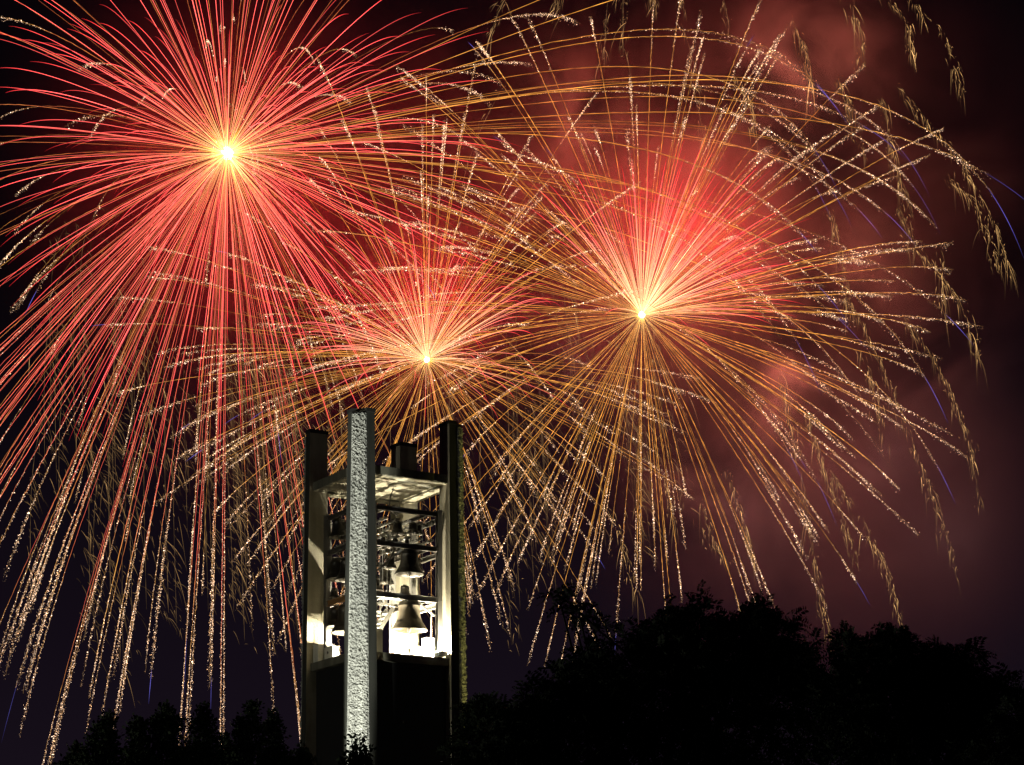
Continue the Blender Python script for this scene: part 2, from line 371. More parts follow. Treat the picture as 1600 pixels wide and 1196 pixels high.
for i, a in enumerate(rails):
    for k in range(6):
        b = -1.6 + k*.62
        r = .13 + .012*((i*3+k*5) % 7)
        if a == rails[0] and abs(b-.6) < .8: continue
        if a >= .9 and b < -.9: continue
        bell(a, b, 23.28-1.75*r, r, 'dbronze', f"tiny bell {ordn[k]} from the front on the {ordn[i]} rail under the roof", "tiny bells in rows under the belfry roof")
        if (i+k) % 2 == 0:
            bell(a, b+.28, 24.0-1.75*r, r*.85, 'bronze', f"tiny upper bell {ordn[k]} from the front on the {ordn[i]} rail under the roof", "tiny bells in rows under the belfry roof")

# ------------------------------------------------------------------ fittings on the belfry floor
def floodlight(a, b, z, rz, label):
    o = empty("floodlight", T(a, b, z), ANG+rz); tag(o, label, "floodlight", "floodlights on the belfry floor")
    m = MB(); m.box(-.20, .20, -.14, .14, .12, .26); m.box(-.22, .22, -.16, -.145, .10, .30); m.box(-.22, .22, .145, .16, .10, .30); m.build("housing", M['galv'], o)
    m = MB(); m.box(-.18, .18, -.13, .13, .262, .272); m.build("lens", M['lampglass'], o)
    m = MB(); m.box(-.235, -.222, -.03, .03, 0.001, .26); m.box(.222, .235, -.03, .03, 0.001, .26); m.box(-.24, .24, -.06, .06, 0.0, .02); m.build("bracket", M['dsteel'], o)
    return o
floodlight(.95, .55, ZF, .3, "floodlight on the belfry floor behind the largest bell")
floodlight(1.60, -2.52, ZF, .0, "floodlight on the belfry floor beside the right pillar")
floodlight(-1.5, -.95, ZF, .4, "floodlight on the belfry floor close behind the front pillar")
floodlight(-1.0, .5, ZF, .1, "floodlight on the belfry floor toward the left opening")
WARM = (1.0, .90, .66)
lamp("floodlight_bulb", 'POINT', T(.95, .55, ZF+.40), 6200, WARM, shadow_soft_size=.05)
lamp("floodlight_bulb", 'POINT', T(1.58, -2.46, ZF+.42), 2400, WARM, shadow_soft_size=.05)
lamp("floodlight_bulb", 'POINT', T(-1.0, .5, ZF+.40), 4000, WARM, shadow_soft_size=.05)

lamp("floodlight_bulb", 'POINT', T(-1.5, -.95, ZF+.40), 1900, WARM, shadow_soft_size=.05)
# junction box with bluish glass front
o = empty("control_box", T(.95, -2.05, ZF+.002), ANG); tag(o, "pale steel control box with a blue-grey window by the right plinth", "control box")
m = MB(); m.box(-.30, .30, -.13, .13, .08, .48); m.box(-.26, -.20, -.1, .1, 0, .079); m.box(.20, .26, -.1, .1, 0, .079); m.box(-.32, .32, -.15, .15, .482, .50); m.build("case", M['white'], o)
m = MB(); m.box(-.05, .25, -.137, -.131, .12, .42); m.build("window", M['screen'], o)
m = MB()
for x in (.05, .15): m.box(x-.006, x+.006, -.143, -.138, .12, .42)
m.build("grille", M['steel'], o)
o = empty("speaker_horn", T(.25, -2.0, ZF+.002), ANG+.4); tag(o, "small white horn shaped fitting under the largest bell", "horn")
m = MB(); m.lathe([(0, .12), (.05, .13), (.09, .2), (.17, .38), (.165, .38), (.08, .21), (.04, .14)], 18); m.box(-.10, .10, -.10, .10, 0, .12); m.build("body", M['white'], o)
o = empty("cabinet", T(-2.2, .78, ZF+.002), ANG); tag(o, "white electric cabinet with a round dial on the floor of the left opening", "cabinet")
m = MB(); m.box(-.16, .16, -.42, .42, .02, .60); m.box(-.18, .18, -.44, .44, .602, .63); m.build("case", M['white'], o)
m = MB(); m.tube([(-.162, .05, .38), (-.185, .05, .38)], .06, 14); m.build("dial", M['dsteel'], o)
m = MB()
for i in range(6): m.tube([(-.05, -.36+.14*i, .632), (-.05, -.36+.14*i, .74)], .02, 6)
m.build("conduit_stub", M['dsteel'], o)
# conduit up the right post, lagged
o = empty("conduit", T(1.40, -2.10, ZF+.002), ANG); tag(o, "bent grey conduit rising beside the right steel post", "conduit")
m = MB(); m.tube([(-.25, 0, .5), (-.22, 0, .75), (-.12, 0, .95), (-.10, 0, 1.3), (-.10, 0, 2.3), (-.02, 0, 2.5)], .022, 8); m.build("pipe", M['white'], o, True)
m = MB(); m.box(-.33, -.05, -.06, .06, .30, .62); m.build("junction_box", M['white'], o)
# steep stair behind the largest bell
st = empty("stair", T(-.55, .2, ZF+.002), ANG); tag(st, "steep pale steel stair with handrail inside the belfry left of the largest bell", "stair")
p0, p1 = Vector((-.6, 0, 0)), Vector((1.0, 0, 2.5))
for sy in (-.32, .32):
    m = MB(); m.bar(p0+Vector((0, sy, 0.08)), p1+Vector((0, sy, 0)), .05, .18); m.build("stringer", M['galv'], st)
    m = MB(); m.tube([p0+Vector((0, sy, .95)), p1+Vector((0, sy, .9))], .03, 8)
    for k in range(6):
        q = p0.lerp(p1, k/5); m.tube([q+Vector((0, sy, .1)), q+Vector((0, sy, .93 if k < 5 else .88))], .018, 6)
    m.build("handrail", M['galv'], st)
for k in range(1, 11):
    q = p0.lerp(p1, k/11); m = MB(); m.box(q.x-.11, q.x+.11, -.29, .29, q.z-.015, q.z+.015); m.build("tread", M['steel'], st)
o = empty("duct", T(.55, 1.1, 24.7), ANG); tag(o, "curved black pipe hanging from the belfry ceiling", "pipe")
m = MB(); m.tube([(-.3, -1.6, 1.0), (-.45, -1.6, .7), (-.5, -1.6, .3), (-.35, -1.6, 0), (-.1, -1.6, -.1)], .035, 8); m.build("pipe", M['dsteel'], o, True)
m = MB(); m.box(-.36, -.24, -1.66, -1.54, 1.0, 1.04); m.build("flange", M['dsteel'], o)

# ------------------------------------------------------------------ trees
def leaf_cloud(pts, dirs, size, kind, rs):
    """pts Nx3; returns verts/faces of leaf sprays (pinnate or simple leaf clusters)"""
    V_, F_ = [], []
    k = 0
    for p, d in zip(pts, dirs):
        d = d/np.linalg.norm(d)
        side = np.cross(d, rs.normal(size=3)); side /= np.linalg.norm(side)+1e-9
        up = np.cross(side, d)
        L_ = size*rs.uniform(.7, 1.3)
        if kind == 'pinnate':
            n = 6; sag = np.array([0, 0, -1.0])
            for i in range(n):
                t = (i+.6)/n; base = p + d*L_*t + sag*L_*.35*t*t
                for sg in (-1, 1):
                    ld = side*sg*.85 + d*.45 + sag*.25 + rs.normal(size=3)*.12; ld /= np.linalg.norm(ld)
                    ll = L_*.42*(1-.35*t); wv = np.cross(ld, up+rs.normal(size=3)*.3); wv /= np.linalg.norm(wv)+1e-9; wv *= ll*.20
                    V_ += [base, base+ld*ll*.45+wv, base+ld*ll, base+ld*ll*.45-wv]; F_.append((k, k+1, k+2, k+3)); k += 4
        else:
            for i in range(7):
                ld = d*.8 + rs.normal(size=3)*.75; ld /= np.linalg.norm(ld)
                base = p + rs.normal(size=3)*L_*.28; ll = L_*rs.uniform(.35, .6)
                wv = np.cross(ld, rs.normal(size=3)); wv /= np.linalg.norm(wv)+1e-9; wv *= ll*.34
                V_ += [base, base+ld*ll*.4+wv, base+ld*ll, base+ld*ll*.4-wv]; F_.append((k, k+1, k+2, k+3)); k += 4
    return V_, F_
def tree(name, label, Y, blobs, trunk_px, size, n, kind='pinnate', seed=0, group=None, depth=1.0, limbs=True, twigs=(), sprigs=1.3, sprig_r=10):
    """blobs: (px, py, rx_px, ry_px) foliage masses; each becomes an ellipsoid of leaf sprays on a limb"""
    rs = np.random.default_rng(seed); m_px = Y/F_PX
    base = Vector(((trunk_px-800)/F_PX*Y, Y, 0))
    root = empty(name, base); tag(root, label, "tree", group)
    cents = []
    extra = []
    for (px, py, rx, ry) in blobs:
        for _ in range(int(sprigs*(rx+ry)/60)):
            th = rs.uniform(-.15, 1.15)*math.pi; ux, uy = math.cos(th), -math.sin(th); w_ = rs.uniform(.5, 1)*sprig_r
            ox, oy = px+ux*rx*.92, py+uy*ry*.92; gx_, gy_ = ux*.7+rs.uniform(-.35, .35), uy*.5-rs.uniform(.2, .9)
            for q in range(3):
                extra.append((ox+gx_*w_*1.25*q, oy+gy_*w_*1.25*q, w_*(.95-.22*q), w_*(.8-.2*q)))
    nb = len(blobs); blobs = list(blobs)+extra
    area = sum((b[2]*b[3])**.85 for b in blobs)
    P, D = [], []
    for (px, py, rx, ry) in blobs:
        dy = rs.uniform(-1, 1)*depth
        c = at(px, py, Y+dy); c = np.array(c) - np.array(base); rxm, rym = rx*m_px, ry*m_px
        cents.append((c, rxm, rym))
        k = max(6, int(n*(rx*ry)**.85/area))
        u_ = rs.normal(size=(k, 3)); u_ /= np.linalg.norm(u_, axis=1)[:, None]
        rad = rs.uniform(.15, 1.0, size=k)**.55
        rad *= 1 + .18*np.sin(u_[:, 0]*7+seed+px) * np.cos(u_[:, 2]*6+py)
        q = c + u_*rad[:, None]*np.array([rxm, min(rxm, 1.6)*.9, rym])
        P.append(q); D.append(u_ + np.array([0, 0, .15]) + rs.normal(size=(k, 3))*.35)
    P = np.concatenate(P); D = np.concatenate(D)
    V_, F_ = leaf_cloud(P, D, size, kind, rs)
    ht = max(c[0][2] for c in cents)
    lo = min(c[0][2]-c[2] for c in cents)
    m = MB(); mid = Vector((rs.uniform(-.3, .3), 0, lo*.55)); top = Vector((np.mean([c[0][0] for c in cents])*.5, 0, max(lo, ht*.62)))
    r0 = .010*ht + .05
    m.tube([(0, 0, 0), (.02, .0, .3), mid*.5, mid, top], [r0*1.4, r0, r0*.9, r0*.8, r0*.45], 10)
    for (c, rxm, rym) in cents[:nb]:
        if not limbs: break
        tgt = Vector(c); st_ = mid.lerp(top, rs.uniform(.1, 1)); md = st_.lerp(tgt, .5) + Vector((0, 0, -.12*(tgt-st_).length))
        m.tube([st_, md, tgt, tgt+Vector((rs.uniform(-.3, .3)*rxm, 0, rym*.5))], [r0*.4, r0*.25, r0*.12, r0*.04], 6, cap=False)
    for (ax, ay, bx, by) in twigs:
        p, q = at(ax, ay, Y)-base, at(bx, by, Y)-base; m.tube([p, p.lerp(q, .5)+Vector((0, .1, .03)), q], [.04, .028, .015], 6)
    m.build("trunk", M['bark'], root, True)
    link_mesh("crown", V_, F_, M['leaf'], root)
    return root
# large tree right of the tower
big = [(1010, 1100, 190, 120), (1150, 1100, 160, 130), (880, 1130, 110, 90), (1060, 1020, 90, 70), (1180, 990, 75, 62), (1130, 1000, 80, 70), (1225, 1050, 65, 80),
       (985, 1010, 60, 45), (940, 1040, 60, 45), (1080, 945, 28, 30), (1065, 965, 45, 40), (1020, 970, 32, 26), (1210, 950, 34, 26), (1165, 950, 38, 26), (1245, 1000, 34, 30), (1262, 1040, 24, 30),
       (835, 1050, 26, 24), (862, 1075, 34, 36), (838, 1095, 30, 26), (900, 1025, 34, 20), (930, 1005, 26, 16), (1000, 1150, 260, 90), (820, 1130, 50, 40), (1100, 925, 22, 12), (1062, 925, 12, 12), (1230, 935, 16, 12), (1188, 933, 20, 12)]
big += [(872, 929, 15, 10), (890, 942, 17, 12), (905, 960, 14, 10), (926, 968, 15, 9), (945, 972, 10, 8)]
big = [(x, y+35, a, b) if b > 12 or x > 960 else (x, y, a, b) for x, y, a, b in big]
tree("leafy_tree", "big broad dark tree right of the tower, with one sprig reaching up to the left", 46.0, big, 1040, .30, 7500, seed=4, depth=1.1, sprigs=1.5, sprig_r=13,
     twigs=[(1000, 1040, 935, 985), (935, 985, 880, 935), (940, 1040, 840, 1045)])
second = [(1400, 1090, 120, 90), (1335, 1075, 50, 50), (1320, 985, 14, 20), (1327, 1000, 22, 26), (1395, 980, 20, 14), (1400, 1000, 32, 26), (1360, 1020, 50, 34), (1450, 1040, 44, 40), (1480, 1015, 28, 18), (1520, 1003, 17, 11), (1500, 1040, 38, 30),
          (1550, 1062, 34, 18), (1480, 1090, 60, 50), (1530, 1080, 26, 20), (1575, 1060, 20, 10), (1440, 1150, 160, 60), (1545, 1050, 20, 12)]
second = [(x, y+20, a, b) for x, y, a, b in second]
tree("leafy_tree", "feathery lower tree at the right with small sprigs rising from its crown", 40.0, second, 1420, .24, 5200, seed=8, depth=.9, group=None,
     twigs=[(1490, 1060, 1518, 1003), (1500, 1150, 1545, 1070), (1330, 1060, 1322, 975), (1520, 1130, 1560, 1065)])
third = [(1590, 1118, 34, 24), (1600, 1160, 50, 40), (1560, 1180, 40, 30), (1640, 1130, 50, 50)]
tree("leafy_tree", "tree cut by the right edge of the frame at the bottom corner", 37.0, third, 1640, .20, 1100, seed=12, depth=.5)
small = [(757, 1112, 26, 20), (740, 1130, 20, 22), (775, 1135, 36, 28), (745, 1160, 30, 26), (760, 1180, 60, 30), (805, 1165, 46, 34), (730, 1105, 8, 7)]
tree("leafy_tree", "small tree standing in front of the foot of the right pillar", 88.0, small, 765, .46, 1400, seed=15, depth=1.0)
sap = [(556, 1160, 13, 12), (562, 1178, 17, 16), (548, 1188, 14, 12), (566, 1195, 16, 14), (557, 1215, 24, 24)]
tree("sapling", "thin leafy treetop in front of the front pillar at the bottom edge", 82.0, sap, 558, .34, 150, kind='simple', seed=18, depth=.4)
left = [([(160, 1150, 24, 28), (165, 1125, 11, 13), (150, 1185, 40, 30), (172, 1112, 5, 6)], 160, "round topped treetop standing second from the left edge", 0),
        ([(215, 1150, 17, 34), (217, 1122, 8, 10), (215, 1185, 30, 30)], 216, "narrow treetop left of the tallest treetops at the lower left", 1),
        ([(258, 1135, 24, 34), (260, 1105, 11, 12), (245, 1125, 12, 14), (258, 1180, 38, 34), (275, 1120, 10, 10)], 260, "broad treetop in the middle of the dark row left of the tower", 2),
        ([(318, 1140, 20, 38), (318, 1105, 9, 12), (310, 1180, 34, 30)], 318, "tall pointed treetop in the middle of the row left of the tower", 3),
        ([(390, 1140, 24, 36), (394, 1100, 10, 14), (380, 1125, 10, 12), (392, 1185, 36, 30)], 392, "tall treetop with a forked tip, last but one before the tower", 4),
        ([(427, 1145, 15, 34), (427, 1112, 6, 12), (430, 1188, 28, 26)], 428, "slim treetop right beside the forked one near the tower", 5),
        ([(470, 1180, 20, 16), (472, 1165, 7, 6), (455, 1195, 26, 16)], 470, "low bushy treetop touching the foot of the tower's left pillar", 6),
        ([(120, 1185, 26, 14), (119, 1165, 5, 14), (95, 1197, 26, 10)], 118, "lowest treetop at the left end of the row", 7),
        ([(352, 1178, 24, 26), (290, 1185, 24, 24), (352, 1150, 9, 9)], 345, "low rounded treetop filling the gap between two tall pointed ones", 8)]
for blobs, tx, lab, sd in left:
    tree("garden_tree", lab, 73.0 + sd*.9, [(x, y+10, a, b) for x, y, a, b in blobs] + [(tx, 1235, 36, 40)], tx, .26, 800, kind='simple', seed=30+sd, sprigs=.5, sprig_r=6, group="treetops in a row left of the tower", depth=.6)

# ------------------------------------------------------------------ fireworks
def tube_arrays(P, rad, col, sides=3):
    """P [N,M,3], rad [N,M], col [N,M,3] -> verts, quads, colours"""
    N, Mn, _ = P.shape
    t = np.gradient(P, axis=1); t /= np.linalg.norm(t, axis=2, keepdims=True)+1e-9
    ref = np.array([.15, 1.0, .1]); a = np.cross(t, ref); a /= np.linalg.norm(a, axis=2, keepdims=True)+1e-9; b = np.cross(t, a)
    vs = []
    for j in range(sides):
        th = 2*math.pi*j/sides; vs.append(P + (a*math.cos(th)+b*math.sin(th))*rad[..., None])
    vs = np.stack(vs, 2)                                     # N,M,s,3
    idx = np.arange(N*Mn*sides).reshape(N, Mn, sides)
    q = []
    for j in range(sides):
        j2 = (j+1) % sides
        q.append(np.stack([idx[:, :-1, j], idx[:, :-1, j2], idx[:, 1:, j2], idx[:, 1:, j]], -1).reshape(-1, 4))
    return vs.reshape(-1, 3), np.concatenate(q), np.repeat(col.reshape(-1, 1, 3), sides, 1).reshape(-1, 3)
OCT = np.array([[1, 0, 0], [-1, 0, 0], [0, 1, 0], [0, -1, 0], [0, 0, 1], [0, 0, -1]], float)
OCF = np.array([[4, 0, 2, 2], [4, 2, 1, 1], [4, 1, 3, 3], [4, 3, 0, 0], [5, 2, 0, 0], [5, 1, 2, 2], [5, 3, 1, 1], [5, 0, 3, 3]])
def dots_arrays(C, r, col):
    n = len(C); vs = C[:, None, :] + OCT[None]*r[:, None, None]
    f = OCF[None] + (np.arange(n)*6)[:, None, None]
    return vs.reshape(-1, 3), f.reshape(-1, 4), np.repeat(col[:, None, :], 6, 1).reshape(-1, 3)
def spark_mesh(name, parts, parent):
    vs, fs, cs, k = [], [], [], 0
    for v, f, c in parts:
        vs.append(v); fs.append(f+k); cs.append(c); k += len(v)
    v = np.concatenate(vs).astype(np.float32); f = np.concatenate(fs); c = np.concatenate(cs)
    tri = f[:, 2] == f[:, 3]
    ls = np.where(tri, 3, 4); flat = np.concatenate([r_[:l_] for r_, l_ in ((f[tri], 3), (f[~tri], 4)) for r_ in [r_.reshape(-1, 4)[:, :l_].reshape(-1)]]) if False else None
    ft, fq = f[tri][:, :3], f[~tri]
    flat = np.concatenate([fq.reshape(-1), ft.reshape(-1)]).astype(np.int32)
    starts = np.concatenate([np.arange(len(fq))*4, len(fq)*4 + np.arange(len(ft))*3]).astype(np.int32)
    me = bpy.data.meshes.new(name); me.vertices.add(len(v)); me.vertices.foreach_set("co", v.ravel())
    me.loops.add(len(flat)); me.loops.foreach_set("vertex_index", flat)
    me.polygons.add(len(starts)); me.polygons.foreach_set("loop_start", starts)
    me.update(calc_edges=True)
    at_ = me.color_attributes.new("spark", 'FLOAT_COLOR', 'POINT')
    at_.data.foreach_set("color", np.concatenate([c, np.ones((len(c), 1))], 1).astype(np.float32).ravel())
    me.materials.append(M['spark'])
    o = bpy.data.objects.new(name, me); COL.objects.link(o); o.parent = parent
    return o
G = 9.8
def ballistic(dirs, Rm, k, Tm, Mn, t0=0.0, wind=0.0, ext=1.0):
    """dirs [N,3], Rm [N] reach in metres -> paths [N,M,3] from the origin, with drag and fall"""
    t = t0 + (Tm[:, None]*ext-t0) * np.linspace(0, 1, Mn)[None]
    v = Rm*k/(1-np.exp(-k*Tm)); s = (1-np.exp(-k*t))/k
    p = dirs[:, None, :]*(v[:, None]*s)[..., None]
    fall = G/k*(t-s)
    p[..., 2] -= fall; p[..., 0] += wind*fall
    return p
def sphere(n, rs, cond=None):
    out_ = []
    while len(out_) < n:
        d = rs.normal(size=3); d /= np.linalg.norm(d)
        if cond is None or cond(d): out_.append(d)
    return np.array(out_)
def ramp(t, stops):
    xs = [s[0] for s in stops]; return np.stack([np.interp(t, xs, [s[1][c] for s in stops]) for c in range(3)], -1)
PX = PXM
def red_trails(root, rs, n, Rlo, Rhi, cond, name, k=1.5, Tm=1.7, rad=.075, stops=None, power=1.0, shell=.35):
    d = sphere(n, rs, cond)
    Rm = np.where(rs.random(n) < shell, rs.uniform(Rlo, Rhi, n), rs.uniform(Rlo+(Rhi-Rlo)*.65, Rhi, n))*PX
    P = ballistic(d, Rm, k, np.full(n, Tm)*rs.uniform(.85, 1.1, n), 34)
    u_ = np.linspace(0, 1, 34)[None].repeat(n, 0)
    c = ramp(u_, stops) * (rs.lognormal(-.18, .32, n)*power)[:, None, None]
    r = rad*np.interp(u_, [0, .18, .7, 1], [.2, .8, 1.05, .2])*rs.uniform(.7, 1.2, n)[:, None]
    emit_parts(root, name, [[(P[i:i+1], r[i:i+1], c[i:i+1], None)] for i in range(n)], Rm)
def emit_parts(root, name, items, weight, top=100):
    order = np.argsort(-np.asarray(weight)); rest = []
    for rank, i in enumerate(order):
        arrs = []
        for it in items[i]:
            if it[3] is None: arrs.append(tube_arrays(it[0], it[1], it[2]))
            else: arrs.append(dots_arrays(*it[3]))
        if rank < top: spark_mesh(name, arrs, root)
        else: rest += arrs
    if rest:
        o = spark_mesh(name + "s", rest, root); o["kind"] = "stuff"
def gold_trails(root, rs, n, Rlo, Rhi, cond, name, k=.9, Tm=3.0, rad=.06, gl0=.5, blue=0.0, bright=1.0, wind=0.0, dmax=130, red0=0.0):
    d = sphere(n, rs, cond); Rm = (Rlo+(Rhi-Rlo)*rs.random(n)**1.3)*PX; Tn = Tm*rs.uniform(.8, 1.15, n); Mn = 90
    P = ballistic(d, Rm, k, Tn, Mn, wind=wind)
    u_ = np.linspace(0, 1, Mn)[None].repeat(n, 0)
    stops = [(0, (2.4, 1.5, .5)), (.05, (1.5, .62, .13)), (.3, (1.15, .48, .075)), (.65, (.80, .36, .075)), (1, (.55, .30, .10))]
    items = []
    for i in range(n):
        g0 = np.clip(gl0 + rs.uniform(-.2, .25), .15, .9); isb = rs.random() < blue
        fl = rs.uniform(.35, 1.35, Mn); fl = np.where(rs.random(Mn) < .12, fl*1.7, fl)
        lvl = rs.uniform(.45, 1.25)*bright
        c = ramp(u_[i], stops)*fl[:, None]*lvl
        k0 = (np.interp(u_[i], [0, .45, .62], [1, 1, 0])*red0)[:, None]; c = c*(1-k0) + k0*np.array([1.7, .20, .17])*lvl
        r = rad*rs.uniform(.7, 1.25)*np.interp(u_[i], [0, .10, g0, min(1, g0+.2), 1], [.18, .55, 1., .75, .3])
        jit = rs.normal(size=(Mn, 3))*.03*np.interp(u_[i], [0, g0, 1], [0, 1, 4])[:, None]
        it = [((P[i]+jit)[None], r[None], c[None], None)]
        wsp = rs.uniform(.5, 1.6)
        nd = int(2.6*dmax*(1-g0)*rs.uniform(.5, 1.4)*Rm[i]/40)
        if nd > 2:
            tt = g0 + (1-g0)*rs.beta(1.6, 1.5, nd); lump = .5+.5*np.sin(tt*rs.uniform(30, 70)+rs.uniform(0, 6)); tt = np.where(rs.random(nd) < .35, tt, tt + .012*lump)
            tt = np.clip(tt, 0, 1); x = tt*(Mn-1); i0 = np.clip(x.astype(int), 0, Mn-2); f_ = (x-i0)[:, None]
            C = P[i][i0]*(1-f_)+P[i][i0+1]*f_
            rel = (tt-g0)/(1-g0)
            C = C + rs.normal(size=(nd, 3))*(.03 + .125*rel)[:, None]*wsp; C[:, 2] -= rs.exponential(.12, nd)*rel*2
            rr = np.clip(rs.lognormal(-3.42, .5, nd), .015, .095)*np.interp(rel, [0, .8, 1], [.8, 1.1, .8])
            tint = rs.random(nd)[:, None]
            cc = (np.array([2.6, 1.9, 1.4])*tint + np.array([2.2, 1.1, .45])*(1-tint))*rs.lognormal(-.32, .65, nd)[:, None]*np.interp(rel, [0, .7, 1], [1, 1, .45])[:, None]
            it.append((None, None, None, (C, rr, cc)))
        if isb:
            xe = rs.uniform(1.07, 1.22); q = ballistic(d[i:i+1], Rm[i:i+1], k, Tn[i:i+1], 14, t0=Tn[i]*.97, wind=wind, ext=xe)
            fade = np.interp(np.linspace(0, 1, 14), [0, .15, .5, 1], [.1, .8, 1, .15])[None, :, None]
            it.append((q, np.full((1, 14), .040)*fade[..., 0]**.5, np.tile(np.array([.24, .21, 1.0])*rs.uniform(.3, .9), (1, 14, 1))*fade, None))
        items.append(it)
    emit_parts(root, name, items, Rm)
def core(root, rs, r, nray, rl):
    m = MB(); m.lathe([(0, -r), (r*.5, -r*.87), (r*.87, -r*.5), (r, 0), (r*.87, r*.5), (r*.5, r*.87), (0, r)], 20); m.build("core", M['core'], root, True)
    d = sphere(nray, rs); Rm = rs.uniform(.45, 1.0, nray)**1.5*rl
    u_ = np.linspace(0, 1, 8); P = d[:, None, :]*(Rm[:, None]*u_[None])[..., None]
    c = ramp(np.tile(u_, (nray, 1)), [(0, (6, 4.5, 2.2)), (.4, (3, 1.8, .35)), (1, (1.1, .40, .03))])
    rr = np.tile(np.interp(u_, [0, .4, 1], [.10, .07, .03]), (nray, 1))
    o = spark_mesh("core_rays", [tube_arrays(P, rr, c)], root); o["kind"] = "stuff"

RS1 = [(0, (3.5, 2.6, 1.2)), (.05, (2.6, 1.2, .35)), (.13, (2.2, .34, .22)), (.45, (2.1, .24, .22)), (.8, (1.4, .085, .085)), (1, (.7, .02, .03))]
RS2 = [(0, (2.6, 1.7, .8)), (.12, (2.4, 1.3, .62)), (.4, (2.0, .42, .32)), (.72, (1.5, .09, .10)), (1, (.6, .01, .03))]
# --- burst one, upper left
b1 = empty("firework_burst", B1); tag(b1, "largest red and gold firework burst with a yellow-white centre, upper left", "firework", "bursting fireworks")
rs = np.random.default_rng(101)
core(b1, rs, 1.15, 240, 6.0)
red_trails(b1, rs, 345, 110, 480, None, "red_trail", k=1.5, Tm=1.4, rad=.052, stops=RS1, power=1.2, shell=.5)
gold_trails(b1, rs, 130, 330, 800, lambda d: abs(d[1]) < .93, "gold_trail", k=.9, Tm=2.1, rad=.036, gl0=.62, blue=.05, bright=.75, red0=.35)
gold_trails(b1, rs, 30, 880, 1280, lambda d: abs(d[1]) < .35 and d[0] > .80 and -.22 < d[2] < .42, "comet_trail", k=.62, Tm=3.4, rad=.065, gl0=.42, blue=.8, bright=.8, dmax=80)
gold_trails(b1, rs, 80, 680, 1080, lambda d: abs(d[1]) < .45 and d[2] < -.5 and -.8 < d[0] < .35, "comet_trail", k=.8, Tm=2.3, rad=.042, gl0=.42, blue=.16, bright=.95, dmax=170, red0=.8)
# --- burst two, middle
b2 = empty("firework_burst", B2); tag(b2, "smaller firework burst glowing just above the bell tower", "firework", "bursting fireworks")
rs = np.random.default_rng(202)
core(b2, rs, .55, 50, 2.2)
red_trails(b2, rs, 175, 100, 270, lambda d: d[2] > -.05, "red_trail", k=1.7, Tm=1.5, rad=.046, stops=RS2, power=1.0, shell=.6)
gold_trails(b2, rs, 210, 270, 520, lambda d: abs(d[1]) < .7, "gold_trail", k=1.3, Tm=1.25, rad=.038, gl0=.55, blue=.04, bright=1.15, dmax=120)
# --- burst three, right
b3 = empty("firework_burst", B3); tag(b3, "firework burst with a bright red upper fan and long gold rays, right of centre", "firework", "bursting fireworks")
rs = np.random.default_rng(303)
core(b3, rs, .6, 50, 2.4)
red_trails(b3, rs, 180, 130, 320, lambda d: d[2] > .15 and d[0] > -.62 and d[0]*.35+d[2] > .3, "red_trail", k=1.4, Tm=1.1, rad=.050, stops=RS2, power=1.15, shell=.6)
gold_trails(b3, rs, 240, 320, 570, lambda d: abs(d[1]) < .65, "gold_trail", k=1.3, Tm=1.25, rad=.042, gl0=.55, blue=.05, bright=1.2, dmax=130)

# --- falling willow glitter
def willow(name, label, centre, rs, n, Rlo, Rhi, cond, k, T0, T1, nh, wind=.12, bright=1.0, hair=1.0, hw=.0, fluff=1.0):
    root = empty(name, centre); tag(root, label, "firework", "falling willow fireworks")
    d = sphere(n, rs, cond); Rm = rs.uniform(Rlo, Rhi, n)*PX
    for i in range(n):
        ta, tb = T0*rs.uniform(.85, 1.2), T1*rs.uniform(.8, 1.1)
        P = ballistic(d[i:i+1], Rm[i:i+1], k, np.array([tb]), 40, t0=ta, wind=wind)[0]
        v = np.gradient(P, axis=0); v /= np.linalg.norm(v, axis=1, keepdims=True)
        m_ = int(nh*.8*rs.uniform(.35, 1.5)); tt = rs.uniform(0, 1, m_)
        ph = rs.uniform(0, 6, 3); gap = .5+.5*np.sin(tt*rs.uniform(6, 22)+ph[0])*np.sin(tt*rs.uniform(3, 9)+ph[1]); tt = tt[rs.random(m_) < .25+.9*gap]; m_ = max(4, len(tt)); tt = np.resize(tt, m_)
        ii = (tt*39).astype(int); fz = (tt*39-ii)[:, None]
        p0 = P[ii]*(1-fz) + P[np.minimum(ii+1, 39)]*fz + rs.normal(size=(m_, 3))*np.array([.45, .5, .5])*fluff*rs.uniform(.4, 1.5)
        vel = v[ii]*rs.uniform(0, 3.0, (m_, 1)) + rs.normal(size=(m_, 3))*np.array([.9, .9, .8])
        vel[:, 0] += rs.uniform(-1.2, .3, m_)
        dur = np.clip(rs.lognormal(-.85, .45, m_), .15, 1.3)*hair; s_t = np.linspace(0, 1, 6)[None]*dur[:, None]
        H = p0[:, None, :] + vel[:, None, :]*s_t[..., None]
        H[..., 2] -= .5*5.5*s_t**2; H[..., 0] += wind*6*s_t**2 + hw*s_t
        lv = rs.lognormal(-.6, .6, m_)*bright*1.15
        c = np.array([.62, .36, .14])[None, None]*lv[:, None, None]*np.interp(np.linspace(0, 1, 6), [0, .3, 1], [.5, 1.1, .3])[None, :, None]
        rr = np.tile(np.interp(np.linspace(0, 1, 6), [0, .4, 1], [.022, .038, .012]), (m_, 1))
        fl = rs.uniform(.2, 1.2, 40)*bright
        cs_ = np.array([.60, .36, .15])[None]*fl[:, None]*np.interp(np.linspace(0, 1, 40), [0, .2, .9, 1], [.3, 1, .8, .2])[:, None]
        spark_mesh("spark_string", [tube_arrays(H, rr, c), tube_arrays(P[None], np.full((1, 40), .022), cs_[None])], root)
    return root
rs = np.random.default_rng(404)
